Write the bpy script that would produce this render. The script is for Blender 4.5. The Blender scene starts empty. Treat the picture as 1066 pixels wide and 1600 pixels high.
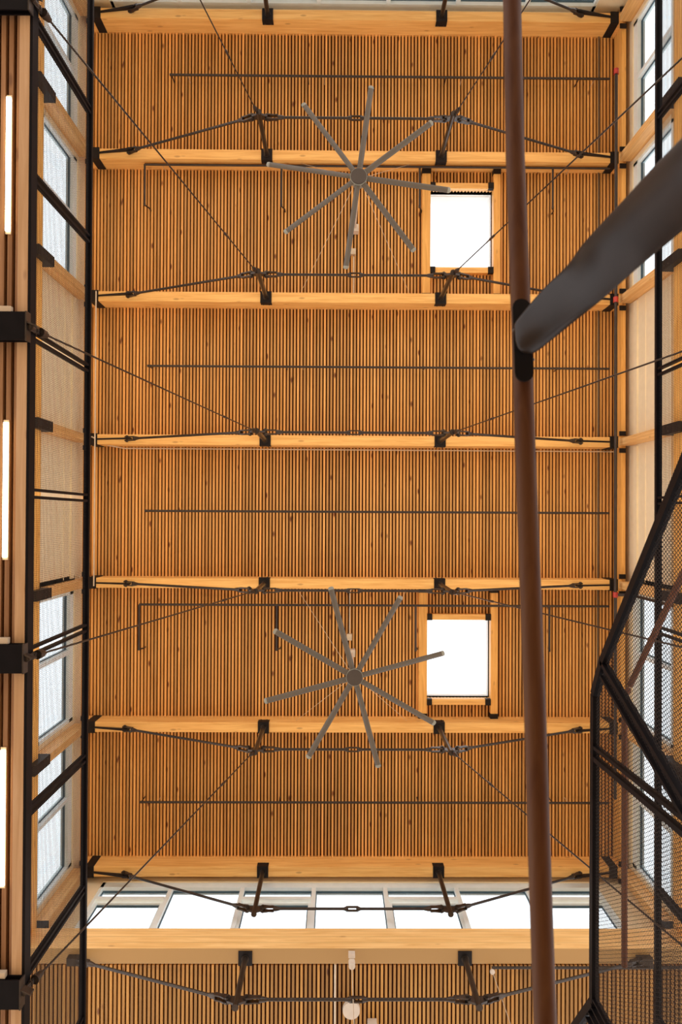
import bpy, math, random
from mathutils import Vector, Matrix
random.seed(7)
sc = bpy.context.scene
col = sc.collection
GH = 1.5                      # camera height over the hall floor; everything below is authored relative to the camera height

# ------------------------------------------------------------------ camera
def rotm(a, b, c):
    ca, sa, cb, sb, cc, sn = math.cos(a), math.sin(a), math.cos(b), math.sin(b), math.cos(c), math.sin(c)
    A = Matrix(((1,0,0),(0,ca,-sa),(0,sa,ca))); B = Matrix(((cb,0,sb),(0,1,0),(-sb,0,cb))); D = Matrix(((cc,-sn,0),(sn,cc,0),(0,0,1)))
    return A @ B @ D
RM = rotm(-0.0086, -0.0072, 0.0049)
cam_d = bpy.data.cameras.new('camera'); cam = bpy.data.objects.new('camera', cam_d); col.objects.link(cam)
cam_d.sensor_fit = 'VERTICAL'; cam_d.sensor_height = 36.0; cam_d.lens = 36.0*1100/1600
r0, r1, r2 = RM[0], RM[1], RM[2]
cam.matrix_world = Matrix(((r0[0], -r1[0], -r2[0], 0), (r0[1], -r1[1], -r2[1], 0), (r0[2], -r1[2], -r2[2], GH), (0,0,0,1)))
cam_d.clip_start = 0.05; cam_d.clip_end = 300
cam_d.dof.use_dof = True; cam_d.dof.focus_distance = 11.5; cam_d.dof.aperture_fstop = 6.0
sc.camera = cam
# ------------------------------------------------------------------ world and view
w = bpy.data.worlds.new('world'); sc.world = w; w.use_nodes = True
bg = w.node_tree.nodes['Background']; bg.inputs[0].default_value = (0.95, 0.96, 1.0, 1); bg.inputs[1].default_value = 2.3
sc.view_settings.view_transform = 'Standard'; sc.view_settings.look = 'None'
sc.view_settings.exposure = 0.0; sc.view_settings.gamma = 1.0
try: sc.view_settings.use_curve_mapping = False
except Exception: pass

# ------------------------------------------------------------------ materials
def newmat(name):
    m = bpy.data.materials.new(name); m.use_nodes = True
    return m, m.node_tree, m.node_tree.nodes['Principled BSDF']
def plain(name, c, rough=0.5, metal=0.0, noise=0.12, spec=0.5):
    m, t, b = newmat(name)
    tc = t.nodes.new('ShaderNodeTexCoord'); n = t.nodes.new('ShaderNodeTexNoise'); n.inputs['Scale'].default_value = 9; n.inputs['Detail'].default_value = 4
    r = t.nodes.new('ShaderNodeValToRGB')
    r.color_ramp.elements[0].position = .3; r.color_ramp.elements[1].position = .7
    r.color_ramp.elements[0].color = (*[v*(1-noise) for v in c], 1); r.color_ramp.elements[1].color = (*[min(1, v*(1+noise)) for v in c], 1)
    t.links.new(tc.outputs['Object'], n.inputs['Vector']); t.links.new(n.outputs['Fac'], r.inputs[0]); t.links.new(r.outputs[0], b.inputs['Base Color'])
    b.inputs['Roughness'].default_value = rough; b.inputs['Metallic'].default_value = metal
    b.inputs['Specular IOR Level'].default_value = spec
    return m
def wood(name, c1, c2, axis, pitch=None, x0=0.0, knots=0.5, rough=0.6, seam=None, across=26):
    """timber: grain runs along axis; pitch gives every board its own tone"""
    m, t, b = newmat(name); N = t.nodes.new; L = t.links.new
    tc = N('ShaderNodeTexCoord'); sep = N('ShaderNodeSeparateXYZ'); L(tc.outputs['Object'], sep.inputs[0])
    mp = N('ShaderNodeMapping'); s = [across]*3; s['XYZ'.index(axis)] = 1.1; mp.inputs['Scale'].default_value = s
    L(tc.outputs['Object'], mp.inputs[0])
    vec = mp.outputs[0]; bid = None
    if pitch:
        d = N('ShaderNodeMath'); d.operation = 'SUBTRACT'; d.inputs[1].default_value = x0; L(sep.outputs['X'], d.inputs[0])
        q = N('ShaderNodeMath'); q.operation = 'DIVIDE'; q.inputs[1].default_value = pitch; L(d.outputs[0], q.inputs[0])
        f = N('ShaderNodeMath'); f.operation = 'FLOOR'; L(q.outputs[0], f.inputs[0])
        wn = N('ShaderNodeTexWhiteNoise'); wn.noise_dimensions = '1D'; L(f.outputs[0], wn.inputs['W'])
        off = N('ShaderNodeVectorMath'); off.operation = 'SCALE'; off.inputs['Scale'].default_value = 37; L(wn.outputs['Color'], off.inputs[0])
        ad = N('ShaderNodeVectorMath'); ad.operation = 'ADD'; L(vec, ad.inputs[0]); L(off.outputs[0], ad.inputs[1]); vec = ad.outputs[0]; bid = wn.outputs['Value']
    n1 = N('ShaderNodeTexNoise'); n1.inputs['Scale'].default_value = 1.0; n1.inputs['Detail'].default_value = 5; n1.inputs['Roughness'].default_value = .6; n1.inputs['Distortion'].default_value = .8
    L(vec, n1.inputs['Vector'])
    rp = N('ShaderNodeValToRGB'); e = rp.color_ramp.elements; e[0].position = .32; e[1].position = .68; e[0].color = (*c2, 1); e[1].color = (*c1, 1)
    L(n1.outputs['Fac'], rp.inputs[0]); out = rp.outputs[0]
    # knots: small dark eyes
    mk = N('ShaderNodeMapping'); ks = [9.0]*3; ks['XYZ'.index(axis)] = 3.2; mk.inputs['Scale'].default_value = ks; L(tc.outputs['Object'], mk.inputs[0])
    vo = N('ShaderNodeTexVoronoi'); vo.inputs['Scale'].default_value = .62; L(mk.outputs[0], vo.inputs['Vector'])
    kr = N('ShaderNodeValToRGB'); kr.color_ramp.elements[0].position = .06; kr.color_ramp.elements[1].position = .13
    kr.color_ramp.elements[0].color = (.28, .16, .1, 1); kr.color_ramp.elements[1].color = (1, 1, 1, 1)
    L(vo.outputs['Distance'], kr.inputs[0])
    mx = N('ShaderNodeMix'); mx.data_type = 'RGBA'; mx.blend_type = 'MULTIPLY'; mx.inputs['Factor'].default_value = knots
    L(out, mx.inputs['A']); L(kr.outputs[0], mx.inputs['B']); out = mx.outputs['Result']
    if bid is not None:
        rr = N('ShaderNodeMapRange'); rr.inputs['To Min'].default_value = .70; rr.inputs['To Max'].default_value = 1.22; L(bid, rr.inputs['Value'])
        m2 = N('ShaderNodeVectorMath'); m2.operation = 'SCALE'; L(out, m2.inputs[0]); L(rr.outputs[0], m2.inputs['Scale']); out = m2.outputs[0]
    if seam:
        ax, sp = seam
        q = N('ShaderNodeMath'); q.operation = 'DIVIDE'; q.inputs[1].default_value = sp; L(sep.outputs[ax], q.inputs[0])
        fr = N('ShaderNodeMath'); fr.operation = 'FRACT'; L(q.outputs[0], fr.inputs[0])
        lt = N('ShaderNodeMath'); lt.operation = 'LESS_THAN'; lt.inputs[1].default_value = .035; L(fr.outputs[0], lt.inputs[0])
        m3 = N('ShaderNodeMix'); m3.data_type = 'RGBA'; L(lt.outputs[0], m3.inputs['Factor']); L(out, m3.inputs['A']); m3.inputs['B'].default_value = (*[v*.55 for v in c2], 1); out = m3.outputs['Result']
    L(out, b.inputs['Base Color']); b.inputs['Roughness'].default_value = rough
    return m
def emit(name, c, s):
    m, t, b = newmat(name); b.inputs['Base Color'].default_value = (*c, 1); b.inputs['Emission Color'].default_value = (*c, 1); b.inputs['Emission Strength'].default_value = s
    return m
def glass(name, tint):
    m, t, b = newmat(name); t.nodes.remove(b)
    o = t.nodes['Material Output']; tr = t.nodes.new('ShaderNodeBsdfTransparent'); tr.inputs[0].default_value = (*tint, 1)
    gl = t.nodes.new('ShaderNodeBsdfGlossy'); gl.inputs['Roughness'].default_value = .03
    fr = t.nodes.new('ShaderNodeFresnel'); fr.inputs[0].default_value = 1.45
    mu = t.nodes.new('ShaderNodeMath'); mu.operation = 'MULTIPLY'; mu.inputs[1].default_value = .3; t.links.new(fr.outputs[0], mu.inputs[0])
    mx = t.nodes.new('ShaderNodeMixShader'); t.links.new(mu.outputs[0], mx.inputs[0]); t.links.new(tr.outputs[0], mx.inputs[1]); t.links.new(gl.outputs[0], mx.inputs[2]); t.links.new(mx.outputs[0], o.inputs[0])
    return m
PITCH = 0.0587
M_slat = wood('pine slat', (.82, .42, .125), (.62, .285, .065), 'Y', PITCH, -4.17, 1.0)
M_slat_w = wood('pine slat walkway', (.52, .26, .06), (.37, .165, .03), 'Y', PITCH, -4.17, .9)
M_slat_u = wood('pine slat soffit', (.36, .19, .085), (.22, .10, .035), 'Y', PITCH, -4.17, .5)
M_back = plain('dark slat backing', (.055, .014, .003), .9, 0, .2, .1)
M_bx = wood('glulam along x', (.97, .58, .19), (.76, .37, .09), 'X', None, 0, .45, .5, None, 22)
M_by = wood('glulam along y', (.96, .52, .14), (.68, .31, .06), 'Y', None, 0, .45, .5, None, 22)
M_bz = wood('glulam upright', (.90, .55, .22), (.62, .31, .09), 'Z', None, 0, .4, .5, None, 22)
M_low = wood('glulam lower beam', (.92, .60, .25), (.74, .42, .14), 'X', None, 0, .4, .5, ('Z', .135), 18)
M_fas = wood('pale fascia glulam', (.60, .38, .21), (.47, .27, .12), 'Y', None, 0, .6, .5, None, 22)
M_hand = wood('dark oiled handrail', (.100, .040, .014), (.060, .019, .006), 'Y', None, 0, 0, .38, None, 30)
M_hand2 = wood('reddish handrail', (.20, .08, .04), (.13, .045, .02), 'Y', None, 0, 0, .5, None, 30)
M_ply = wood('floor boards', (.62, .44, .26), (.50, .33, .18), 'Y', None, 0, .3, .5, ('X', .2), 12)
M_steel = plain('dark painted steel', (.016, .012, .011), .5, 0, .25, .15)
M_rod = plain('bronze grey rod', (.050, .038, .030), .34, .6, .2)
M_cast = plain('cast fork steel', (.060, .045, .036), .36, .6, .25)
M_black = plain('black rail steel', (.006, .0045, .005), .5, 0, .2, .10)
M_mesh = plain('dark woven mesh wire', (.030, .024, .020), .6, 0, .2, .2)
M_mesh2 = plain('brown expanded mesh', (.026, .018, .014), .6, 0, .2, .2)
for _m in (M_hand, M_hand2):
    _b = _m.node_tree.nodes['Principled BSDF']; _b.inputs['Specular IOR Level'].default_value = .12; _b.inputs['Roughness'].default_value = .55
M_flat = plain('dark flat bar steel', (.020, .012, .008), .34, .2, .25, .22)
M_fan = plain('grey brown fan paint', (.105, .083, .060), .5, .0, .05)
M_fan2 = plain('fan hub cover', (.060, .043, .031), .5, .0, .05)
M_tip = plain('fan tip cap', (.26, .25, .20), .5, 0, .05)
M_cream = plain('cream wall panel', (.84, .69, .45), .7, 0, .03)
M_white = plain('white painted reveal', (.88, .88, .86), .6, 0, .02)
M_frame = plain('pale window frame', (.84, .90, .88), .45, 0, .03)
M_gask = plain('dark glazing gasket', (.05, .10, .13), .5, 0, .1)
M_pipe = plain('dark sprinkler pipe', (.040, .028, .022), .45, .3, .2)
M_red = plain('red pipe coupling', (.42, .035, .025), .4, 0, .2)
M_cond = plain('pale conduit', (.62, .50, .36), .45, .2, .1)
M_cond2 = plain('grey strip', (.14, .095, .055), .5, 0, .1)
M_lamp = plain('off white lamp shell', (.62, .52, .42), .5, 0, .05)
M_glass = glass('window glass', (.95, .99, 1.0))
M_glass2 = glass('skylight glass', (.97, .98, .98))
M_led = emit('warm led', (1.0, .80, .52), 9.0)
M_bulb = emit('pendant bulb', (1.0, .82, .6), 6.0)

# ------------------------------------------------------------------ mesh helpers
class MB:
    def __init__(s): s.v = []; s.f = []; s.sm = []
    def add(s, vs, fs, smooth=False):
        o = len(s.v); s.v += [tuple(p) for p in vs]; s.f += [tuple(i+o for i in f) for f in fs]; s.sm += [smooth]*len(fs); return s
    def box(s, x0, x1, y0, y1, z0, z1):
        return s.add([(x0,y0,z0),(x1,y0,z0),(x1,y1,z0),(x0,y1,z0),(x0,y0,z1),(x1,y0,z1),(x1,y1,z1),(x0,y1,z1)],
                     [(0,3,2,1),(4,5,6,7),(0,1,5,4),(1,2,6,5),(2,3,7,6),(3,0,4,7)])
    def bar(s, p, q, w, h, up=(0,0,1)):
        p, q, up = Vector(p), Vector(q), Vector(up); d = (q-p).normalized(); sd = d.cross(up)
        if sd.length < 1e-5: sd = d.cross(Vector((1,0,0)))
        sd.normalize(); u = sd.cross(d).normalized(); vs = []
        for c in (p, q):
            for a, b in ((-1,-1),(1,-1),(1,1),(-1,1)): vs.append(c + sd*(a*w/2) + u*(b*h/2))
        return s.add(vs, [(0,1,2,3),(7,6,5,4),(0,4,5,1),(1,5,6,2),(2,6,7,3),(3,7,4,0)])
    def tube(s, pts, r, n=12, cap=True):
        pts = [Vector(p) for p in pts]; rs = r if isinstance(r, (list, tuple)) else [r]*len(pts)
        vs = []; fs = []; prev = None
        for i, p in enumerate(pts):
            d = (pts[min(i+1, len(pts)-1)] - pts[max(i-1, 0)]).normalized()
            a = prev if prev is not None else (Vector((0,0,1)) if abs(d.z) < .9 else Vector((1,0,0)))
            sd = d.cross(a)
            if sd.length < 1e-4: sd = d.cross(Vector((0,1,0)))
            sd.normalize(); u = sd.cross(d).normalized(); prev = u
            for k in range(n):
                t = 2*math.pi*k/n; vs.append(p + sd*math.cos(t)*rs[i] + u*math.sin(t)*rs[i])
        for i in range(len(pts)-1):
            for k in range(n): fs.append((i*n+k, i*n+(k+1) % n, (i+1)*n+(k+1) % n, (i+1)*n+k))
        s.add(vs, fs, True)
        if cap: s.add(vs[:n], [tuple(range(n))[::-1]]); s.add(vs[-n:], [tuple(range(n))])
        return s
    def prism(s, poly, d):                       # poly: 3-D points in a plane, d: extrude vector
        n = len(poly); d = Vector(d); a = [Vector(p)-d/2 for p in poly]; b = [Vector(p)+d/2 for p in poly]
        return s.add(a+b, [tuple(range(n))[::-1], tuple(range(n, 2*n))] + [(i, (i+1) % n, n+(i+1) % n, n+i) for i in range(n)])
    def ball(s, c, r, n=10):
        c = Vector(c); vs = []; fs = []
        for i in range(n+1):
            a = math.pi*i/n
            for k in range(n*2):
                t = math.pi*k/n; vs.append(c+Vector((math.sin(a)*math.cos(t), math.sin(a)*math.sin(t), math.cos(a)))*r)
        m = n*2
        for i in range(n):
            for k in range(m): fs.append((i*m+k, i*m+(k+1) % m, (i+1)*m+(k+1) % m, (i+1)*m+k))
        return s.add(vs, fs, True)
    def build(s, name, mat, parent=None, kind=None, label=None, cat=None, group=None, bevel=0, stuff=False):
        o0 = Vector((0,0,0)); p = parent
        while p is not None: o0 += p.location; p = p.parent
        if parent is None:
            xs = [v[0] for v in s.v]; ys = [v[1] for v in s.v]; zs = [v[2] for v in s.v]
            o0 = Vector(((min(xs)+max(xs))/2, (min(ys)+max(ys))/2, min(zs)+GH))
        me = bpy.data.meshes.new(name)
        me.from_pydata([(v[0]-o0.x, v[1]-o0.y, v[2]+GH-o0.z) for v in s.v], [], s.f); me.update()
        me.polygons.foreach_set('use_smooth', s.sm); me.materials.append(mat)
        o = bpy.data.objects.new(name, me); col.objects.link(o)
        if parent is not None: o.parent = parent
        else: o.location = o0
        if kind: o['kind'] = kind
        if stuff: o['kind'] = 'stuff'
        if label: o['label'] = label
        if cat: o['category'] = cat
        if group: o['group'] = group
        if bevel:
            bm = o.modifiers.new('bevel', 'BEVEL'); bm.width = bevel; bm.segments = 2; bm.limit_method = 'ANGLE'
        return o
def thing(name, label, cat, loc, group=None):
    o = bpy.data.objects.new(name, None); col.objects.link(o); o.empty_display_size = .1
    o.location = (loc[0], loc[1], loc[2]+GH); o['label'] = label; o['category'] = cat
    if group: o['group'] = group
    return o

# ------------------------------------------------------------------ dimensions (metres, height measured from the camera)
BY = [-8.625, -6.209, -3.766, -1.323, 1.120, 3.563, 6.006]     # roof beams
ZS = 12.0                     # beam soffit
ZSL = 12.36                   # slat underside
XL, XR = -4.42, 5.05          # wall faces
X0 = 0.28
SX = (X0-1.494, X0+1.494)
YT, YE = -8.84, 6.20          # end walls
ROOFMID = ['topmost bay', 'bay with the upper skylight', 'third bay from top', 'fourth bay from top', 'bay with the lower skylight', 'bay beside the clerestory windows']

# ------------------------------------------------------------------ structure: floor, ceilings, walls
MB().box(-14, 15, -18, 19, -1.6, -1.5).build('floor', M_ply, kind='structure')  # unseen floor, its warm boards chosen to bounce light onto the ceiling
SKY = {1: (1.63, 2.735, -5.78, -4.40), 4: (1.60, 2.71, 1.765, 3.14)}
def slats(y0, y1, x0, x1, z, hole=None, th=.042, mat=M_slat, wd=.0345, gap=True):
    m = MB(); b = MB()
    k0 = math.ceil((x0+4.17)/PITCH)
    x = -4.17 + k0*PITCH
    while x + wd < x1:
        cx0, cx1 = x+.010, x+.010+wd
        if hole and cx1 > hole[0] and cx0 < hole[1]:
            m.box(cx0, cx1, y0, hole[2], z, z+th); m.box(cx0, cx1, hole[3], y1, z, z+th)
        else: m.box(cx0, cx1, y0, y1, z, z+th)
        x += PITCH
    zb, zt = z+th, z+th+.10
    if hole:
        b.box(x0, hole[0], y0, y1, zb, zt); b.box(hole[1], x1, y0, y1, zb, zt); b.box(hole[0], hole[1], y0, hole[2], zb, zt); b.box(hole[0], hole[1], hole[3], y1, zb, zt)
    else: b.box(x0, x1, y0, y1, zb, zt)
    return m, b
for i in range(6):
    m, b = slats(BY[i]+.085, BY[i+1]-.085, -4.30, 4.90, ZSL, SKY.get(i))
    # a slatted panel: the slats carry the pattern, the dark board above closes the roof
    o = m.build('ceiling', M_slat, kind='structure')
    b.build('ceiling_backing', M_back, o)
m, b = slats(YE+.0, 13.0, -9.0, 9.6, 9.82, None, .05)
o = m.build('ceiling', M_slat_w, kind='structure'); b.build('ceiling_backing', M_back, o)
# roof deck as four strips round each skylight
rd = MB()
ys = [-9.02, SKY[1][2]-.02, SKY[1][3]+.02, SKY[4][2]-.02, SKY[4][3]+.02, YE+.18]
for k in range(5):
    if k in (1, 3):
        hx0, hx1 = (SKY[1] if k == 1 else SKY[4])[:2]
        rd.box(-4.6, hx0-.02, ys[k], ys[k+1], 12.52, 12.62); rd.box(hx1+.02, 5.23, ys[k], ys[k+1], 12.52, 12.62)
    else: rd.box(-4.6, 5.23, ys[k], ys[k+1], 12.52, 12.62)
rd.build('ceiling_roof_deck', M_back, kind='structure')
# low roofs outside the clerestory, out of view, put in to cut stray sky light
for x0, x1 in ((-9.0, XL-.25), (XR+.25, 9.6)):
    MB().box(x0, x1, -13, YE, 9.87, 9.97).build('ceiling_low', M_back, kind='structure')
MB().box(-9.0, 9.6, -13, YT-.25, 9.87, 9.97).build('ceiling_low', M_back, kind='structure')

ZH, ZSILL = 11.97, 10.57
def wall_panel(name, side, y0, y1, z0, z1):
    x = XL if side < 0 else XR
    return MB().box(min(x, x+side*.16), max(x, x+side*.16), y0, y1, z0, z1).build(name, M_cream, kind='structure')
for side, nm in ((-1, 'wall_left'), (1, 'wall_right')):
    x = XL if side < 0 else XR
    m = MB(); X = lambda a: x+side*a
    def bx(a0, a1, y0, y1, z0, z1): m.box(min(X(a0), X(a1)), max(X(a0), X(a1)), y0, y1, z0, z1)
    bx(0, .16, YT, YE, ZH, 12.52)
    for i in (2, 3): bx(0, .16, BY[i]-.0, BY[i+1]+.0, ZSILL, ZH)
    for i in (0, 1, 4, 5, 6):
        yy = BY[i]; bx(0, .16, yy-.13, yy+.13, ZSILL, ZH)
    o = m.build(nm, M_cream, kind='structure')
    # vertical panel joints on the two solid bays
    g = MB()
    for i in (2, 3):
        g.box(min(X(-.012), X(0)), max(X(-.012), X(0)), BY[i]+.09, BY[i+1]-.09, 11.44, 11.455)
        g.box(min(X(-.03), X(0)), max(X(-.03), X(0)), BY[i]+.09, BY[i+1]-.09, 11.72, 11.86)
    g.build('panel_batten', M_cream, o)

def window(name, origin, U, nrm, z0, z1, lites, transoms=(), zt=11.46, sash=True):
    """U: unit vector along the wall, nrm: outward; lites: list of (u0,u1) along U; frame sunk behind the wall face"""
    U = Vector(U); Nn = Vector(nrm); O = Vector(origin)
    def bx(m, u0, u1, n0, n1, a, b):
        p = O+U*u0+Nn*n0; q = O+U*u1+Nn*n1
        m.box(min(p.x, q.x), max(p.x, q.x), min(p.y, q.y), max(p.y, q.y), a, b)
    F = .05; f = MB(); u_min, u_max = lites[0][0], lites[-1][1]
    bx(f, u_min, u_max, .02, .15, z1-.15, z1); bx(f, u_min, u_max, .02, .15, z0, z0+F)
    bx(f, u_min, u_min+F, .02, .15, z0, z1); bx(f, u_max-F, u_max, .02, .15, z0, z1)
    o = f.build(name, M_frame, kind='structure')
    for k in range(1, len(lites)):
        c = lites[k][0]; mm = MB(); bx(mm, c-F*.7, c+F*.7, .02, .15, z0+F, z1-.15); mm.build('mullion', M_frame, o)
    gk = MB(); pn = MB()
    for k, (a, b) in enumerate(lites):
        a += F if k == 0 else F*.7; b -= F if k == len(lites)-1 else F*.7; t = .016
        zz = [(z0+F, z1-.15)]
        if k in transoms:
            zz = [(z0+F, zt-.035), (zt+.035, z1-.15)]
            tt = MB(); bx(tt, a, b, .0, .15, zt-.035, zt+.035); tt.build('transom', M_frame, o)
            ss = MB(); s = .045
            bx(ss, a, b, .05, .12, zt-.035-s, zt-.035); bx(ss, a, b, .05, .12, z0+F, z0+F+s*.7)
            bx(ss, a, a+s, .05, .12, z0+F+s*.7, zt-.035-s); bx(ss, b-s, b, .05, .12, z0+F+s*.7, zt-.035-s); ss.build('sash', M_frame, o)
        for (c, d) in zz:
            if k in transoms and c == z0+F: c += .03; d -= .045; a2, b2 = a+.045, b-.045
            else: a2, b2 = a, b
            bx(gk, a2, b2, .08, .10, d-t*2.2, d); bx(gk, a2, b2, .08, .10, c, c+t); bx(gk, a2, a2+t, .08, .10, c+t, d-t*2.2); bx(gk, b2-t, b2, .08, .10, c+t, d-t*2.2)
            bx(pn, a2+t, b2-t, .088, .094, c+t, d-t*2.2)
    gk.build('gasket', M_gask, o); pn.build('pane', M_glass, o)
    return o
wn = 1
for side in (-1, 1):
    x = XL if side < 0 else XR
    for i in (0, 1, 4, 5):
        a, b = BY[i]+.13, BY[i+1]-.13; mid = (a+b)/2 - .08
        window('window_%d' % wn, (x, 0, 0), (0,1,0), (side,0,0), ZSILL, ZH, [(a, mid), (mid, b)]); wn += 1
MX = [-3.93 + 1.197*k for k in range(8)]
for yy, nr in ((YT, -1), (YE, 1)):
    e = .0 if nr > 0 else .14
    window('window_%d' % wn, (0, yy, 0), (1,0,0), (0,nr,0), 10.62+ (0 if nr > 0 else 0), 12.06+e, [(MX[k], MX[k+1]) for k in range(7)], (0, 2, 4, 6), 11.55 if nr > 0 else 11.5); wn += 1
    m = MB(); y0, y1 = sorted((yy, yy+nr*.16))
    m.box(XL, MX[0], y0, y1, 10.5, 12.52); m.box(MX[-1], XR, y0, y1, 10.5, 12.52); m.box(MX[0], MX[-1], y0, y1, 12.06+e, 12.52)
    m.box(MX[0], MX[-1], y0, y1, 9.95, 10.62); m.box(XL, MX[0], y0, y1, 9.95, 10.5); m.box(MX[-1], XR, y0, y1, 9.95, 10.5)
    m.build('wall_bottom' if nr > 0 else 'wall_top', M_cream, kind='structure')

# trims: ledgers under the roof edge, sill beams round the clerestory
MB().box(-4.42, -4.30, YT, YE, ZS+.31, 12.52).build('trim_1', M_by, kind='structure')
MB().box(4.895, 4.97, YT, YE, ZS+.05, 12.52).build('trim_2', M_by, kind='structure')
MB().box(XL-.2, -4.28, YT, YE-.2, 9.7, 10.22).build('trim_3', M_by, kind='structure')
MB().box(4.93, XR+.2, YT, YE-.2, 9.7, 10.24).build('trim_4', M_by, kind='structure')
MB().box(-9, 9.6, YT-.2, YT+.1, 9.7, 10.3).build('trim_5', M_bx, kind='structure')

# ------------------------------------------------------------------ timber roof beams
blab = ['roof glulam beam nearest the photo top, under the far clerestory strip',
        'roof glulam beam just above the upper ceiling fan hub',
        'roof glulam beam closing the lower side of the upper skylight bay',
        'roof glulam beam with a thin conduit running along its lower edge',
        'roof glulam beam just above the lower ceiling fan blades',
        'roof glulam beam touching the tips below the lower skylight',
        'roof glulam beam directly above the bright lower clerestory windows']
for i, y in enumerate(BY):
    MB().box(-4.30, 4.895, y-.085, y+.085, ZS, 12.52).build('roof_beam', M_bx, label=blab[i], cat='beam', group='glulam roof beams', bevel=.006)
MB().box(-9.0, 9.6, 5.90, 6.11, 9.70, 10.18).build('lower_beam', M_low, label='deep pale glulam beam forming the sill below the lower clerestory windows', cat='beam', bevel=.008)

# ------------------------------------------------------------------ wall posts with steel shoes
names_y = ['beside the far top windows', 'level with the upper fan', 'at the end of the upper windows', 'in the middle of the cream panels', 'where the lower windows begin', 'between the two lower windows', 'in the lower window corner']
for side, sn in ((-1, 'left'), (1, 'right')):
    xi = -4.20 if side < 0 else 4.84
    xo = XL if side < 0 else XR
    for i, y in enumerate(BY):
        t = thing('wall_post', 'upright glulam post on the %s wall %s' % (sn, names_y[i]), 'post', ((xi+xo)/2, y, 9.7), 'glulam wall posts')
        a, b = sorted((xi, xo))
        wdt = .062
        MB().box(a, b, y-wdt, y+wdt, 10.0, ZS+.0).build('shaft', M_bz, t, bevel=.005)
        s = MB(); s.box(a-.012, b+.012, y-wdt-.012, y+wdt+.012, 9.9, 10.42)
        s.build('steel_shoe', M_steel, t)
        for dz in (.08, .2): 
            for sg in (-1, 1): MB().tube([(xi-side*.012, y+sg*.035, 9.95+dz+.15), (xi-side*.028, y+sg*.035, 9.95+dz+.15)], .011, 6).build('bolt', M_cast, t)
        for sg in (-1, 1):
            yy = y+sg*.145; MB().box(*sorted((xi+side*.0, xi+side*.11)), yy-.04, yy+.04, ZS-.02, ZS+.0).build('ledger_bracket', M_steel, t)

# ------------------------------------------------------------------ cable trusses
def fork(m, c, d, ln=.215, w=.082, th=.018, nrm=(0,1,0)):
    """clevis fork: two cheeks, pin with nuts, barrel"""
    c, d, n = Vector(c), Vector(d).normalized(), Vector(nrm); u = d.cross(n).normalized()
    for s in (-1, 1):
        o = n*s*.030
        pl = []
        for a, r in ((0, w*.42), (.03, w*.5), (.09, w*.32), (ln*.8, w*.36)): pl.append(c+o+d*a+u*r)
        for a, r in ((ln*.8, w*.36), (.09, w*.32), (.03, w*.5), (0, w*.42)): pl.append(c+o+d*a-u*r)
        m.prism([p for p in pl] , n*th)
        k = [c+o+u*math.cos(t)*w*.5+d*math.sin(t)*w*.5 for t in [j*math.pi/6 for j in range(12)]]
        m.prism(k, n*(th+.002))
    m.tube([c-n*.058, c+n*.058], .017, 8)
    m.tube([c-n*.052, c-n*.042], .027, 6); m.tube([c+n*.042, c+n*.052], .027, 6)
    m.tube([c+d*ln*.74, c+d*ln*.98, c+d*(ln+.05)], [.036, .034, .022], 10)
def turnbuckle(m, c, d, ln=.19, w=.05):
    c, d = Vector(c), Vector(d).normalized(); n = Vector((0,1,0)); u = d.cross(n).normalized()
    for s in (-1, 1): m.bar(c-d*ln/2+n*s*.028, c+d*ln/2+n*s*.028, .016, .036, u)
    for s in (-1, 1): m.tube([c+d*s*ln*.38, c+d*s*(ln*.5+.02)], [.034, .030], 10); m.tube([c+d*s*ln*.5, c+d*s*(ln*.5+.06)], [.026, .02], 8)
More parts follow.
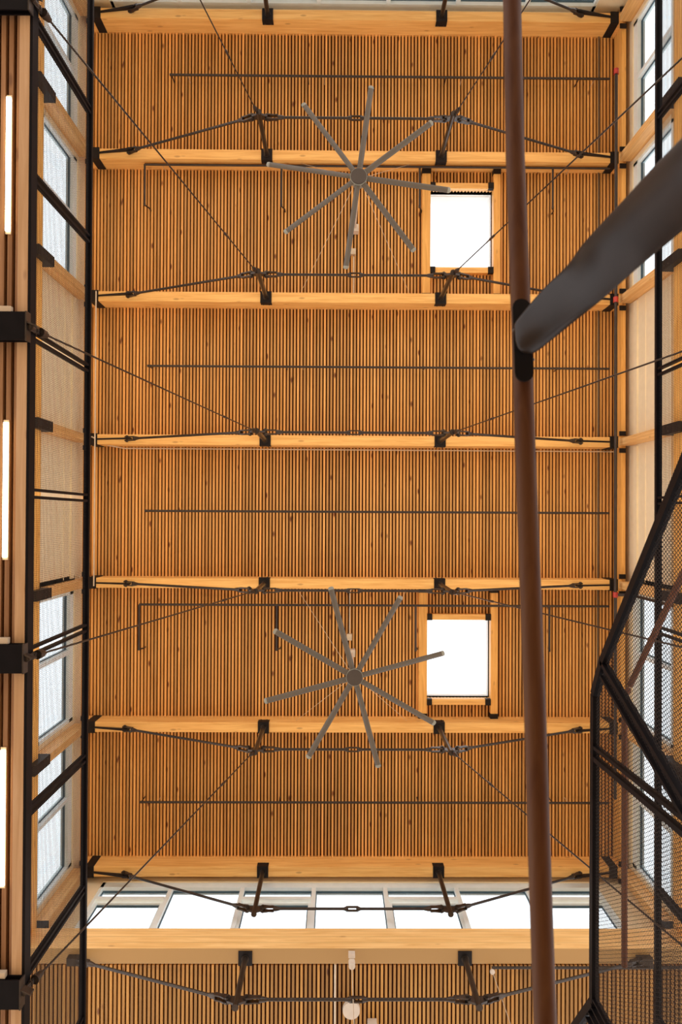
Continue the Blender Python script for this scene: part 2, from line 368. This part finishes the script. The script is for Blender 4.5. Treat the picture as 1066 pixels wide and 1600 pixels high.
def truss(y, zs, L, sx, ends, label, zr=.14, rr=.020, zb=12.0, sided=.12, bracket=True):
    t = thing('cable_truss', label, 'truss', ((sx[0]+sx[1])/2, y, zs-L), 'steel cable trusses under the roof beams')
    zn = zs-L+zr
    for j, x in enumerate(sx):
        sg = -1 if j == 0 else 1
        st = MB().tube([(x, y, zs-.01), (x, y, zs-L)], .038, 16).tube([(x, y, zs-.012), (x, y, zs-.03)], .052, 16).build('strut', M_rod, t)
        MB().box(x-.095, x+.095, y-.087, y+.087, zs-.014, zs-.002).box(x-.095, x+.095, y-.099, y-.087, zs-.014, zs+sided).box(x-.095, x+.095, y+.087, y+.099, zs-.014, zs+sided).build('base_plate', M_steel, st)
        for dx in (-.05, .05):
            for s2 in (-1, 1): MB().tube([(x+dx, y+s2*.097, zs+sided-.035), (x+dx, y+s2*.112, zs+sided-.035)], .011, 6).build('bolt', M_cast, st)
        pl = [(x-.15, y, zn+.02), (x-.12, y, zn+.05), (x+.12, y, zn+.05), (x+.15, y, zn+.02), (x+.12, y, zn-.045), (x+.03, y, zn-.09), (x-.03, y, zn-.09), (x-.12, y, zn-.045)]
        MB().prism(pl, (0, .028, 0)).tube([(x, y, zs-L), (x, y, zs-L-.012)], .044, 16).build('node_plate', M_cast, st)
    # rods
    lx, rx = sx
    mid = (lx+rx)/2
    f = MB(); fork(f, (lx+.12, y, zn), (1,0,0)); f.build('fork', M_cast, t)
    f = MB(); fork(f, (rx-.12, y, zn), (-1,0,0)); f.build('fork', M_cast, t)
    MB().tube([(lx+.30, y, zn), (mid-.06, y, zn)], rr, 10).build('middle_rod', M_rod, t)
    MB().tube([(rx-.30, y, zn), (mid+.06, y, zn)], rr, 10).build('middle_rod', M_rod, t)
    f = MB(); turnbuckle(f, (mid, y, zn), (1,0,0)); f.build('turnbuckle', M_cast, t)
    for j, x in enumerate(sx):
        sg = -1 if j == 0 else 1; ex = ends[j]; p0 = Vector((x+sg*.12, y, zn))
        tx = Vector((ex-sg*.62, y, zs-.13)) if bracket else Vector((ex, y, zs-.08))
        d = (tx-p0).normalized()
        f = MB(); fork(f, p0, d); f.build('fork', M_cast, t)
        MB().tube([p0+d*.18, tx-d*.05], rr, 10).build('sloping_rod', M_rod, t)
        f = MB(); 
        if bracket:
            fork(f, tx+d*.10, -d, .2); f.build('fork', M_cast, t)
            tg = [(ex, y, zs-.012), (ex, y, zs-.035), (tx.x+sg*.02, y, tx.z-.055), (tx.x-sg*.0, y, tx.z+.03)]
            MB().prism(tg, (0, .026, 0)).build('tongue_plate', M_steel, t)
            a, b = sorted((ex, ex+sg*.14))
            e = MB().box(a, b, y-.09, y+.09, zs-.014, zs-.0).box(a, b, y-.099, y-.087, zs-.014, zb+.36).box(a, b, y+.087, y+.099, zs-.014, zb+.36)
            e.build('end_saddle', M_steel, t)
        else:
            fork(f, tx+d*.04, -d, .2); f.box(min(ex, ex+sg*.2), max(ex, ex+sg*.2), y-.05, y+.05, zs-.1, zs-.0); f.build('fork', M_cast, t)
    return t
tl = ['cable truss whose struts stand against the far top windows', 'cable truss partly hidden by the upper ceiling fan', 'cable truss crossing the lower edge of the upper skylight', 'cable truss on the beam edged by a conduit',
      'cable truss just above the lower ceiling fan', 'cable truss touched by the lower fan blade tips', 'cable truss silhouetted in front of the lower clerestory windows']
NODES = []
for i, y in enumerate(BY):
    truss(y, ZS, 1.267, SX, (-4.07, 4.68), tl[i]); NODES.append(ZS-1.267)
truss(6.03, 9.70, .97, (-1.211, 1.80), (-3.42, 4.15), 'lowest and nearest cable truss hanging from the deep sill beam', rr=.02, bracket=False)

# ------------------------------------------------------------------ walkways left and right
SY = [-6.24+2.425*k-.0 for k in range(-1, 6)]                      # steel beam lines: ..., -3.815, -1.39, 1.035, 3.46
SY = [-8.665, -6.24, -3.815, -1.39, 1.035, 3.46, 5.885]
def walkway(side):
    sn = 'left' if side < 0 else 'right'
    off = 0 if side < 0 else .70                                    # the right one mirrors about x = .35
    X = lambda a: (a if side < 0 else .70-a)                         # a given for the left side
    def bx(m, a0, a1, y0, y1, z0, z1): m.box(min(X(a0), X(a1)), max(X(a0), X(a1)), y0, y1, z0, z1); return m
    dk = thing('walkway_deck', 'slatted timber soffit and deck of the %s walkway' % sn, 'walkway', (X(-3.3), 0, 5.2), 'raised walkways')
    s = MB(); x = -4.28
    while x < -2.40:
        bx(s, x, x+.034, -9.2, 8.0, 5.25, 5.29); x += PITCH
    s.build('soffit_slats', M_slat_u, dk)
    bx(MB(), -4.29, -2.36, -9.2, 8.0, 5.29, 5.33).build('soffit_backing', M_back, dk)
    bx(MB(), -4.29, -2.42, -9.2, 8.0, 5.33, 5.40).build('deck', M_steel, dk)
    bx(MB(), -2.362, -2.285, -9.2, 8.0, 5.20, 5.31).build('fascia_beam', M_fas, dk, bevel=.004)
    bx(MB(), -2.284, -2.264, -9.2, 8.0, 5.20, 5.30).build('edge_channel', M_black, dk)
    # guardrail
    g = thing('guardrail', 'black steel mesh guardrail along the %s walkway edge' % sn, 'railing', (X(-2.335), 0, 5.36), 'walkway guardrails')
    xg = -2.335
    bx(MB(), xg-.025, xg+.028, -9.2, 8.0, 6.585, 6.625).build('top_rail', M_black, g)
    bx(MB(), xg-.02, xg+.02, -9.2, 8.0, 5.31, 5.42).build('bottom_rail', M_black, g)
    ry0, ry1 = -9.2, 8.0
    ps = [SY[0]+1.2125*k for k in range(0, 14)]
    for yy in ps:
        for d in (-.028, .028): bx(MB(), xg-.02, xg+.02, yy+d-.011, yy+d+.011, 5.42, 6.585).build('post', M_black, g)
    for k in range(len(ps)-1):
        if side > 0 and ps[k] < -8 : pass
        m = MB(); a, b = ps[k]+.04, ps[k+1]-.04
        if ps[k+1] < -5.2 or ps[k] > 5.4: continue
        # only the length within reach of the view carries its mesh in full fineness
        n = int((b-a)/.0152)
        for j in range(n+1):
            yy = a+(b-a)*j/n; bx(m, xg-.0009, xg+.0009, yy-.0008, yy+.0008, 5.42, 6.585)
        z = 5.45
        while z < 6.58: bx(m, xg-.0009, xg+.0016, a, b, z-.0010, z+.0010); z += .030
        m.build('mesh_panel', M_mesh, g)
    return dk
walkway(-1); walkway(1)
pos_n = ['topmost', 'topmost', 'topmost in the photo', 'second from top in the photo', 'third from top in the photo', 'lowest in the photo', 'last']
for side in (-1, 1):
    X = lambda a: (a if side < 0 else .70-a)
    for k in (2, 3, 4, 5) if side < 0 else ():
        y = SY[k]
        t = thing('steel_beam', 'dark steel cross beam end under the left walkway, %s' % pos_n[k], 'beam', (X(-3.3), y, 5.0), 'walkway cross beams')
        a, b = sorted((X(-4.3), X(-2.272)))
        MB().box(a, b, y-.105, y+.105, 5.135, 5.147).box(a, b, y-.105, y+.105, 5.188, 5.20).box(a, b, y-.01, y+.01, 5.147, 5.188).build('flange_beam', M_black, t)
        a, b = sorted((X(-2.272), X(-2.262)))
        MB().box(a, b, y-.108, y+.108, 5.13, 5.205).build('end_plate', M_cast, t)
        if k > 2:
            MB().box(-3.4, -2.385, y-.150, y-.106, 5.15, 5.19).build('conduit_box', M_cond, label='pale flat conduit box beside the steel beam, %s' % pos_n[k], cat='conduit', group='conduit boxes beside steel beams', bevel=.003)
ledn = ['highest', 'highest', 'highest in the photo', 'in the middle of the three', 'lowest in the photo']
for k in (2, 3, 4):
    c = (SY[k]+SY[k+1])/2 - .02
    t = thing('linear_light', 'glowing warm linear light in the left walkway soffit, %s' % ledn[k], 'light', (-2.424, c, 5.235), 'linear soffit lights')
    MB().box(-2.474, -2.432, c-.52, c+.52, 5.243, 5.25).build('housing', M_cond, t)
    MB().box(-2.469, -2.437, c-.5, c+.5, 5.228, 5.243).build('diffuser', M_led, t)

# ------------------------------------------------------------------ stay cables from truss nodes down to the walkways
cn = ['', 'leaving the photo at the top', 'ending at the topmost steel beam', 'ending level with the third steel line', 'ending level with the lower windows', 'crossing the lowest slatted bay']
for side, sn in ((-1, 'left'), (1, 'right')):
    for i in (1, 2, 3, 4, 5):
        x0 = SX[0] if side < 0 else SX[1]; y0 = BY[i]
        p = Vector((x0+side*.02, y0, NODES[i]+.035)); q = Vector((-2.262 if side < 0 else 2.962, SY[i], 5.165)); d = (q-p).normalized()
        t = thing('stay_cable', 'thin steel stay rod from the %s strut, %s' % (sn, cn[i]), 'cable', q, 'diagonal stay rods')
        MB().tube([p+d*.10, q-d*.14], .0085, 8).build('rod', M_rod, t)
        f = MB(); fork(f, q-d*.05, -d, .13, .05, .012, (0,0,1)); f.prism([q+Vector((0,-.03,.03)), q+Vector((0,-.03,-.03)), q+Vector((side*-.07,0,-.03)), q+Vector((side*-.07,0,.03))], (0,.012,0)); f.build('lower_fork', M_cast, t)
        f = MB(); fork(f, p+d*.03, d, .10, .045, .010, (0,0,1)); f.build('upper_fork', M_cast, t)
        MB().tube([p+d*1.3, p+d*1.32, p+d*1.46, p+d*1.48], [.009, .016, .016, .009], 8).build('tensioner', M_cast, t)

# ------------------------------------------------------------------ skylights
for i, nm in ((1, 'upper'), (4, 'lower')):
    hx0, hx1, hy0, hy1 = SKY[i]
    y0, y1 = BY[i]+.085, BY[i+1]-.085
    t = thing('skylight', 'white glowing rectangular skylight of the %s fan bay' % nm, 'skylight', ((hx0+hx1)/2, (hy0+hy1)/2, 12.26), 'rectangular skylights')
    for a, b in ((hx0-.145, hx0), (hx1, hx1+.12)):
        MB().box(a, b, y0, y1, 12.26, 12.50).build('side_joist', M_by, t, bevel=.004)
        for yy, s in ((y0, 1), (y1, -1)):
            c0, c1 = sorted((yy, yy+s*.085))
            MB().box(a-.006, b+.006, c0, c1, 12.245, 12.36).build('joist_hanger', M_steel, t)
    for c0, c1 in ((hy0-.0, hy0+.0), (hy1, hy1)):
        s = -1 if c0 == hy0 else 1
        a, b = sorted((c0, c0+s*.10))
        MB().box(hx0, hx1, a, b, 12.26, 12.50).build('cross_joist', M_bx, t, bevel=.004)
        MB().box(hx0, hx0+.085, a-.004, b+.004, 12.245, 12.33).build('joist_hanger', M_steel, t); MB().box(hx1-.095, hx1, a-.004, b+.004, 12.245, 12.33).build('joist_hanger', M_steel, t)
    wl = MB()
    wl.box(hx0-.03, hx0-.0, hy0-.03, hy1+.03, 12.50, 12.86); wl.box(hx1, hx1+.03, hy0-.03, hy1+.03, 12.50, 12.86)
    wl.box(hx0, hx1, hy0-.03, hy0, 12.50, 12.86); wl.box(hx0, hx1, hy1, hy1+.03, 12.50, 12.86)
    wl.build('light_well', M_white, t)
    MB().box(hx0-.03, hx1+.03, hy0-.03, hy1+.03, 12.86, 12.875).build('glazing', M_glass2, t)
    tr = MB()
    for zz in (12.56,):
        tr.box(hx0, hx1, hy0, hy0+.004, zz, zz+.01); tr.box(hx1-.004, hx1, hy0, hy1, zz, zz+.01); tr.box(hx0, hx1, hy1-.004, hy1, zz, zz+.01)
    tr.build('well_joint', M_cond, t)

# ------------------------------------------------------------------ ceiling fans
def fan(c, a0, label, cy):
    t = thing('ceiling_fan', label, 'fan', c, 'eight-blade ceiling fans'); x, y, z = c
    MB().tube([(x, y, z-.055), (x, y, z-.045), (x, y, z-.03)], [.112, .118, .118], 32).build('hub_cover', M_fan2, t)
    MB().tube([(x, y, z-.032), (x, y, z+.03)], .128, 32).tube([(x, y, z+.03), (x, y, z+.17), (x, y, z+.20)], [.10, .10, .05], 24).build('motor_housing', M_tip, t)
    MB().tube([(x, y, z+.2), (x, y, 12.34)], .018, 12).build('down_rod', M_lamp, t)
    MB().box(x-.06, x+.06, y-.06, y+.06, 12.20, 12.36).build('ceiling_mount', M_lamp, t)
    for k in range(8):
        a = math.radians(a0+45*k); d = Vector((math.cos(a), math.sin(a), 0)); n = Vector((-math.sin(a), math.cos(a), 0)); u = Vector((0,0,1))
        pit = math.radians(12); n2 = n*math.cos(pit)+u*math.sin(pit); u2 = u*math.cos(pit)-n*math.sin(pit); o = Vector(c)
        vs = []; fs = []; st = [(.11, 1), (.16, 1.0), (.8, 1.0), (1.335, 1.0)]; m = 14
        for r, s in st:
            for j in range(m):
                th = 2*math.pi*j/m; vs.append(o+d*r+n2*math.cos(th)*.042*s+u2*math.sin(th)*.015*s)
        for q in range(len(st)-1):
            for j in range(m): fs.append((q*m+j, q*m+(j+1) % m, (q+1)*m+(j+1) % m, (q+1)*m+j))
        b = MB(); b.add(vs, fs, True); b.add(vs[:m], [tuple(range(m))[::-1]]); b.add(vs[-m:], [tuple(range(m))])
        bl = b.build('blade', M_fan, t)
        vs = []; st = [(1.335, 1.04), (1.35, 1.04), (1.368, .9), (1.378, .5)]; fs = []
        for r, s in st:
            for j in range(m):
                th = 2*math.pi*j/m; vs.append(o+d*r+n2*math.cos(th)*.042*s+u2*math.sin(th)*.015*s)
        for q in range(len(st)-1):
            for j in range(m): fs.append((q*m+j, q*m+(j+1) % m, (q+1)*m+(j+1) % m, (q+1)*m+j))
        b = MB(); b.add(vs, fs, True); b.add(vs[-m:], [tuple(range(m))]); b.add(vs[:m], [tuple(range(m))[::-1]]); b.build('blade_tip', M_tip, bl)
    for sx, ty in ((-1, cy[0]), (1, cy[0]), (-1, cy[1]), (1, cy[1])):
        MB().tube([(x+sx*.08, y+(.08 if ty > y else -.08), z+.17), (x+sx*.95, ty, 12.10)], .0028, 6).build('guy_wire', M_cond, t)
fan((.311, -5.057, 10.4), -82.3, 'eight-blade ceiling fan beside the upper skylight', (BY[1]+.09, BY[2]-.09))
fan((.285, 2.344, 10.4), -60.2, 'eight-blade ceiling fan beside the lower skylight', (BY[4]+.09, BY[5]-.09))
# small boxes and conduits feeding the fans
MB().tube([(.30, 1.215, 12.22), (.25, 1.27, 12.30), (.25, 1.4, 12.33), (.25, 2.02, 12.33)], .012, 8).build('fan_conduit', M_cond, label='thin pale conduit running to the lower fan mount', cat='conduit')
MB().box(.20, .29, 2.02, 2.13, 12.27, 12.36).build('junction_box', M_cond, label='small square junction box beside the lower fan rod', cat='box', bevel=.004)
MB().tube([(.29, -4.60, 12.33), (.29, -3.86, 12.33)], .012, 8).build('fan_conduit', M_cond, label='thin pale conduit behind the upper fan blade', cat='conduit')
MB().box(.235, .325, -4.72, -4.62, 12.27, 12.36).build('junction_box', M_cond, label='small square junction box beside the upper fan rod', cat='box', bevel=.004)

# ------------------------------------------------------------------ sprinkler pipework
XM = 4.72
mp = thing('sprinkler_main', 'dark sprinkler main pipe running down beside the right wall', 'pipe', (XM, -2, 11.8))
MB().tube([(XM, -7.61, 11.85), (XM, 4.7, 11.85)], .026, 14).build('pipe', M_pipe, mp)
for i, y in enumerate((-7.60, -3.72, 1.27)):
    MB().tube([(XM, y-.045, 11.85), (XM, y+.045, 11.85)], .042, 14).build('coupling', M_red, mp, label='red pipe coupling')
MB().tube([(XM, 1.27, 11.85), (XM+.22, 1.27, 11.82), (XM+.25, 1.27, 11.5), (XM+.25, 1.27, 10.3)], .024, 12).build('elbow_pipe', M_pipe, mp)
bd = [(-7.645, None, 'sprinkler branch pipe crossing the topmost slatted bay', -2.9), (-6.085, .70, 'sprinkler branch pipe along the beam above the upper skylight', -3.33), (-2.604, None, 'sprinkler branch pipe in the bay below the upper skylight', -3.25),
      (-.108, None, 'sprinkler branch pipe in the bay above the lower skylight beam', -3.28), (1.499, .77, 'sprinkler branch pipe passing over the lower skylight', -3.37), (4.879, None, 'sprinkler branch pipe in the lowest bay of the high roof', -3.33)]
ARM = [0, 2.36, 4.75, 7.06]
for y, arm, lb, xs in bd:
    t = thing('sprinkler_branch', lb, 'pipe', (X0, y, 12.12), 'sprinkler branch pipes')
    MB().tube([(xs, y, 12.12), (XM, y, 12.12)], .020, 10).build('pipe', M_pipe, t)
    for dx in ARM:
        x = xs+dx
        if arm:
            MB().tube([(x, y, 12.12), (x, y+arm, 12.12)], .018, 10).build('arm', M_pipe, t)
            MB().tube([(x, y+arm, 12.12), (x+.05, y+arm, 12.25), (x+.05, y+arm, 12.35)], [.015, .012, .012], 8).tube([(x, y+arm-.03, 12.12), (x, y+arm+.015, 12.12)], .021, 8).build('sprinkler_head', M_rod, t)
        else:
            MB().tube([(x+.02, y, 12.12), (x+.02, y, 12.35)], .010, 8).tube([(x+.02-.03, y, 12.12), (x+.05, y, 12.12)], .022, 8).build('sprinkler_head', M_pipe, t)
        MB().tube([(x+.30, y, 12.14), (x+.30, y, 12.36)], .004, 6).build('hanger_rod', M_cond, t)
# pale conduits
MB().box(4.60, 4.622, YT+.3, YE-.3, 12.345, 12.36).build('slat_line_strip', M_cond2, label='narrow grey strip between the slats close to the right wall', cat='strip')  # flat strip drawing the darker line in the slats
MB().tube([(-4.09, -3.83, 11.94), (-4.09, 1.17, 11.94)], .0115, 8).build('wall_conduit', M_cond, label='thin pale conduit running over the left beam ends', cat='conduit')
MB().tube([(-4.15, -1.36, 11.95), (-3.95, -1.24, 12.2), (-3.7, -1.20, 12.31), (4.7, -1.19, 12.31), (5.0, -1.19, 12.31)], .012, 8).build('beam_conduit', M_cond, label='thin pale conduit hugging the lower edge of the middle roof beam', cat='conduit')
MB().tube([(0.02, 6.16, 9.78), (0.02, 9.5, 9.78)], .014, 8).build('low_conduit', M_cond, label='thin pale conduit on the lower slatted ceiling', cat='conduit')
pp = thing('low_sprinkler_pipe', 'dark pipe along the deep sill beam at lower right', 'pipe', (3, 6.18, 9.7))
MB().tube([(2.17, 6.16, 9.70), (4.9, 6.16, 9.70)], .018, 10).build('pipe', M_pipe, pp)
MB().ball((2.17, 6.19, 9.66), .035).build('end_fitting', M_lamp, pp)

# ------------------------------------------------------------------ pendant cables and lower ceiling fittings
def pendant(x, y, z, lb, canopy=True, r=.006):
    t = thing('pendant_lamp', lb, 'lamp', (x, y, 5.6), 'pendant lamps on long cables')
    MB().tube([(x, y, z), (x, y, 5.9)], r, 8).build('cable', M_cond, t)
    if canopy: MB().tube([(x, y, z-.12), (x, y, z)], .044, 20).box(x-.045, x+.045, y-.09, y-.05, z-.02, z+.12).build('canopy', M_lamp, t)
    MB().tube([(x, y, 5.92), (x, y, 5.85), (x, y, 5.65)], [.03, .05, .16], 24, False).build('shade', M_steel, t)
    MB().ball((x, y, 5.72), .05).build('bulb', M_bulb, t)
pendant(.245, 6.02, 9.62, 'pendant lamp cable with cylinder canopy on the sill beam centre')
pendant(2.17, 6.19, 9.62, 'pendant lamp cable hanging from the ball fitting at lower right', False, .0045)
MB().tube([(.245, 6.78, 9.80), (.245, 6.78, 9.74)], [.12, .118], 32).build('round_speaker', M_lamp, label='round pale disc fitting on the lower slatted ceiling', cat='speaker', bevel=.004)
MB().box(.47, .60, 6.93, 7.08, 9.70, 9.82).build('sensor_box', M_lamp, label='small pale box on the lower ceiling beside the round disc', cat='box', bevel=.006)

# ------------------------------------------------------------------ stair guard at lower right
K = 1.5; GX = 1.254*K
def gp(y, z, dx=0): return Vector((GX+dx, y*K, z*K))
g = thing('stair_guard', 'black framed expanded-mesh stair guard at lower right', 'railing', (GX, 1.5, 3.0))
top = [(-1.1, 1.727), (.669, 3.289), (.844, 3.394), (2.324, 3.403), (3.3, 4.22)]
bot_off = 1.05
for k in range(4):
    a, b = top[k], top[k+1]
    MB().bar(gp(*a), gp(*b), .058, .05, (1,0,0)).build('top_rail', M_black, g)
MB().bar(gp(.669, 3.289, .0), gp(1.03, 2.44), .030, .05, (1,0,0)).bar(gp(.735, 3.289, .0), gp(1.085, 2.44), .022, .05, (1,0,0)).build('end_post', M_black, g)
MB().bar(gp(1.095, 3.38), gp(1.06, 2.3), .026, .045, (1,0,0)).bar(gp(1.15, 3.38), gp(1.115, 2.3), .034, .045, (1,0,0)).build('post', M_black, g)
for dy in (0, .05, .10, .15): MB().bar(gp(2.30+dy, 3.40+dy*.5), gp(2.30+dy, 2.35), .014, .045, (1,0,0)).build('post', M_black, g)
low = [(-1.1, .75), (1.0, 2.32), (2.324, 2.32), (3.3, 3.15)]
MB().bar(gp(*low[0]), gp(*low[1]), .05, .05, (1,0,0)).bar(gp(*low[1]), gp(*low[2]), .05, .05, (1,0,0)).bar(gp(*low[2]), gp(*low[3]), .05, .05, (1,0,0)).build('bottom_rail', M_black, g)
def clip(poly, p, d):
    ts = []
    n = len(poly)
    for i in range(n):
        ax, ay = poly[i]; bx_, by_ = poly[(i+1) % n]; ex, ey = bx_-ax, by_-ay
        den = d[0]*ey-d[1]*ex
        if abs(den) < 1e-9: continue
        t = ((ax-p[0])*ey-(ay-p[1])*ex)/den; s = ((ax-p[0])*d[1]-(ay-p[1])*d[0])/den
        if 0 <= s < 1: ts.append(t)
    return sorted(ts)
def mesh_panel(poly, py=.0172, pz=.0272, w=.0016):
    m = MB(); ys = [p[0] for p in poly]; zs = [p[1] for p in poly]
    for sgn in (1, -1):
        sl = sgn*pz/py; c0 = min(z-sl*y for y, z in poly); c1 = max(z-sl*y for y, z in poly)
        c = math.floor(c0/pz)*pz
        while c < c1:
            ts = clip(poly, (0, c), (1, sl))
            for q in range(0, len(ts)-1, 2):
                a, b = ts[q], ts[q+1]
                if b-a > .004: m.bar(gp(a, c+sl*a, sgn*.001), gp(b, c+sl*b, sgn*.001), w*K, .0025, (1,0,0))
            c += pz
    m.build('mesh_panel', M_mesh2, g)
mesh_panel([(-1.1, 1.727), (.669, 3.289), (1.04, 2.35), (-1.1, .75)])
mesh_panel([(.70, 3.289), (.844, 3.394), (1.11, 3.395), (1.07, 2.33), (1.06, 2.44)])
mesh_panel([(1.12, 3.395), (2.31, 3.40), (2.31, 2.33), (1.08, 2.33)])
mesh_panel([(2.46, 3.50), (3.3, 4.20), (3.3, 3.15), (2.46, 2.43)])
h = thing('stair_handrail', 'reddish round wooden handrail seen through the stair mesh', 'handrail', (1.36*K, 1.5, 3.2*K))
HX = 1.36*K
MB().tube([(HX, -.9*K, 1.70*K), (HX, .221*K, 2.756*K), (HX, .762*K, 3.241*K)], .0205, 16).build('sloping_rail', M_hand2, h)
MB().tube([(HX, .790*K, 3.262*K), (HX, .837*K, 3.305*K), (HX, 2.09*K, 3.301*K)], .0205, 16).build('level_rail', M_hand2, h)

# ------------------------------------------------------------------ nearest handrail with its flat steel arm
RI = RM.transposed()
def P(u, v, Z):
    d = RI @ Vector(((u-533)/1100, (v-800)/1100, 1.0)); return d*(Z/d.z)
near = thing('near_handrail', 'dark round wooden handrail crossing the photo from top to bottom, nearest the camera', 'handrail', (.39, 0, 1.4))
hp = [(.412, -1.75, 1.70), (.402, -1.226, 1.62), (.392, -.80, 1.545), (.386, -.46, 1.475), (.381, -.1, 1.41), (.379, .355, 1.335), (.378, .62, 1.30), (.379, .903, 1.265), (.381, 1.4, 1.23)]
MB().tube(hp, .0205, 24).build('rail', M_hand, near)
# saddle plate under the rail: stadium outline on the soffit side, following the rail
sp = []
a, b = P(815, 480, 1.438), P(819, 583, 1.408)
dv = (b-a).normalized(); sd = Vector((1,0,0)); rad = .0185
for k in range(9): t_ = math.pi*k/8; sp.append(a - dv*math.sin(t_)*rad + sd*math.cos(t_)*rad)
for k in range(9): t_ = math.pi*k/8; sp.append(b + dv*math.sin(t_)*rad - sd*math.cos(t_)*rad)
MB().prism(sp, (0, 0, .006)).build('saddle_plate', M_black, near)
# arm: a twisted flat bar; three lines (upper edge, crease, lower edge) with real thickness
rows = [  # upper edge, upper crease, lower crease, lower edge
    ((802, 505, 1.412), (804, 512, 1.408), (805, 551, 1.395), (834, 555, 1.412)),
    ((825, 478, 1.395), (828, 484, 1.388), (838, 520, 1.365), (852, 540, 1.385)),
    ((848, 450, 1.372), (851, 457, 1.364), (866, 502, 1.325), (878, 519, 1.352)),
    ((875, 425, 1.345), (879, 431, 1.335), (900, 486, 1.285), (908, 494, 1.305)),
    ((892, 408, 1.325), (903, 416, 1.290), (925, 474, 1.250), (930, 477, 1.262)),
    ((903, 389, 1.300), (920, 402, 1.250), (948, 457, 1.225), (952, 458, 1.232)),
    ((914, 375, 1.272), (935, 389, 1.212), (968, 441, 1.202), (971, 441, 1.208)),
    ((942, 344, 1.225), (962, 363, 1.160), (1000, 411, 1.160), (1003, 412, 1.165)),
    ((981, 303, 1.150), (1003, 326, 1.085), (1042, 377, 1.092), (1045, 378, 1.097)),
    ((1020, 258, 1.075), (1046, 285, 1.012), (1086, 340, 1.025), (1089, 341, 1.030)),
    ((1066, 211, 1.000), (1093, 242, .940), (1135, 296, .955), (1138, 297, .960)),
    ((1150, 130, .910), (1175, 160, .860), (1210, 215, .875), (1213, 216, .880))]
vs = []; fs = []
for r in rows:
    line = [P(*q) for q in r]
    vs += line + [q+Vector((.001, .001, .010)) for q in line]
n = 8
for i in range(len(rows)-1):
    for a_, b_ in ((0,1),(1,2),(2,3),(5,4),(6,5),(7,6),(4,0),(3,7)):
        fs.append((i*n+a_, i*n+b_, (i+1)*n+b_, (i+1)*n+a_))
fs.append((0, 4, 5, 1)); fs.append((1, 5, 6, 2)); fs.append((2, 6, 7, 3))
e0 = (len(rows)-1)*n; fs += [(e0, e0+1, e0+5, e0+4), (e0+1, e0+2, e0+6, e0+5), (e0+2, e0+3, e0+7, e0+6)]
arm = MB().add(vs, fs, True).build('support_arm', M_flat, near)
ss = arm.modifiers.new('smooth', 'SUBSURF'); ss.levels = 2; ss.render_levels = 2
pe = P(1175, 172, .86)
MB().bar(pe+Vector((.02,0,.06)), pe+Vector((.02,0,-2.3)), .05, .012, (1,0,0)).build('newel_bar', M_flat, near)
MB().ball(P(803, 516, 1.425), .0035, 6).ball(P(833, 562, 1.42), .0035, 6).build('screw', M_cast, near)

# ------------------------------------------------------------------ added uplights out of view on the walkways, to warm and brighten the ceiling
un = ['far end', 'upper skylight bay', 'third bay', 'fourth bay', 'lower skylight bay', 'clerestory end']
for side, sn in ((-1, 'left'), (1, 'right')):
    for k in range(6):
        y = (BY[k]+BY[k+1])/2; x = -3.75 if side < 0 else 4.45
        t = thing('fill_uplight', 'added unseen uplight on the %s walkway, %s' % (sn, un[k]), 'light', (x, y, 5.40), 'added walkway fill lights')
        MB().tube([(x, y, 5.40), (x, y, 5.42), (x, y, 5.43)], [.10, .10, .03], 20).build('foot', M_steel, t)
        MB().tube([(x, y, 5.42), (x, y, 6.30)], .016, 10).build('stem', M_steel, t)
        MB().tube([(x, y, 6.28), (x, y, 6.32), (x, y, 6.46)], [.04, .10, .15], 24, False).build('reflector', M_steel, t)
        ld = bpy.data.lights.new('fill_uplight_lamp', 'AREA'); ld.shape = 'DISK'; ld.size = .22; ld.energy = 22; ld.color = (1.0, .74, .44); ld.spread = math.radians(150)
        lo = bpy.data.objects.new('lamp', ld); col.objects.link(lo); lo.parent = t; lo.location = (0, 0, 1.02); lo.rotation_euler = (math.pi, 0, 0)
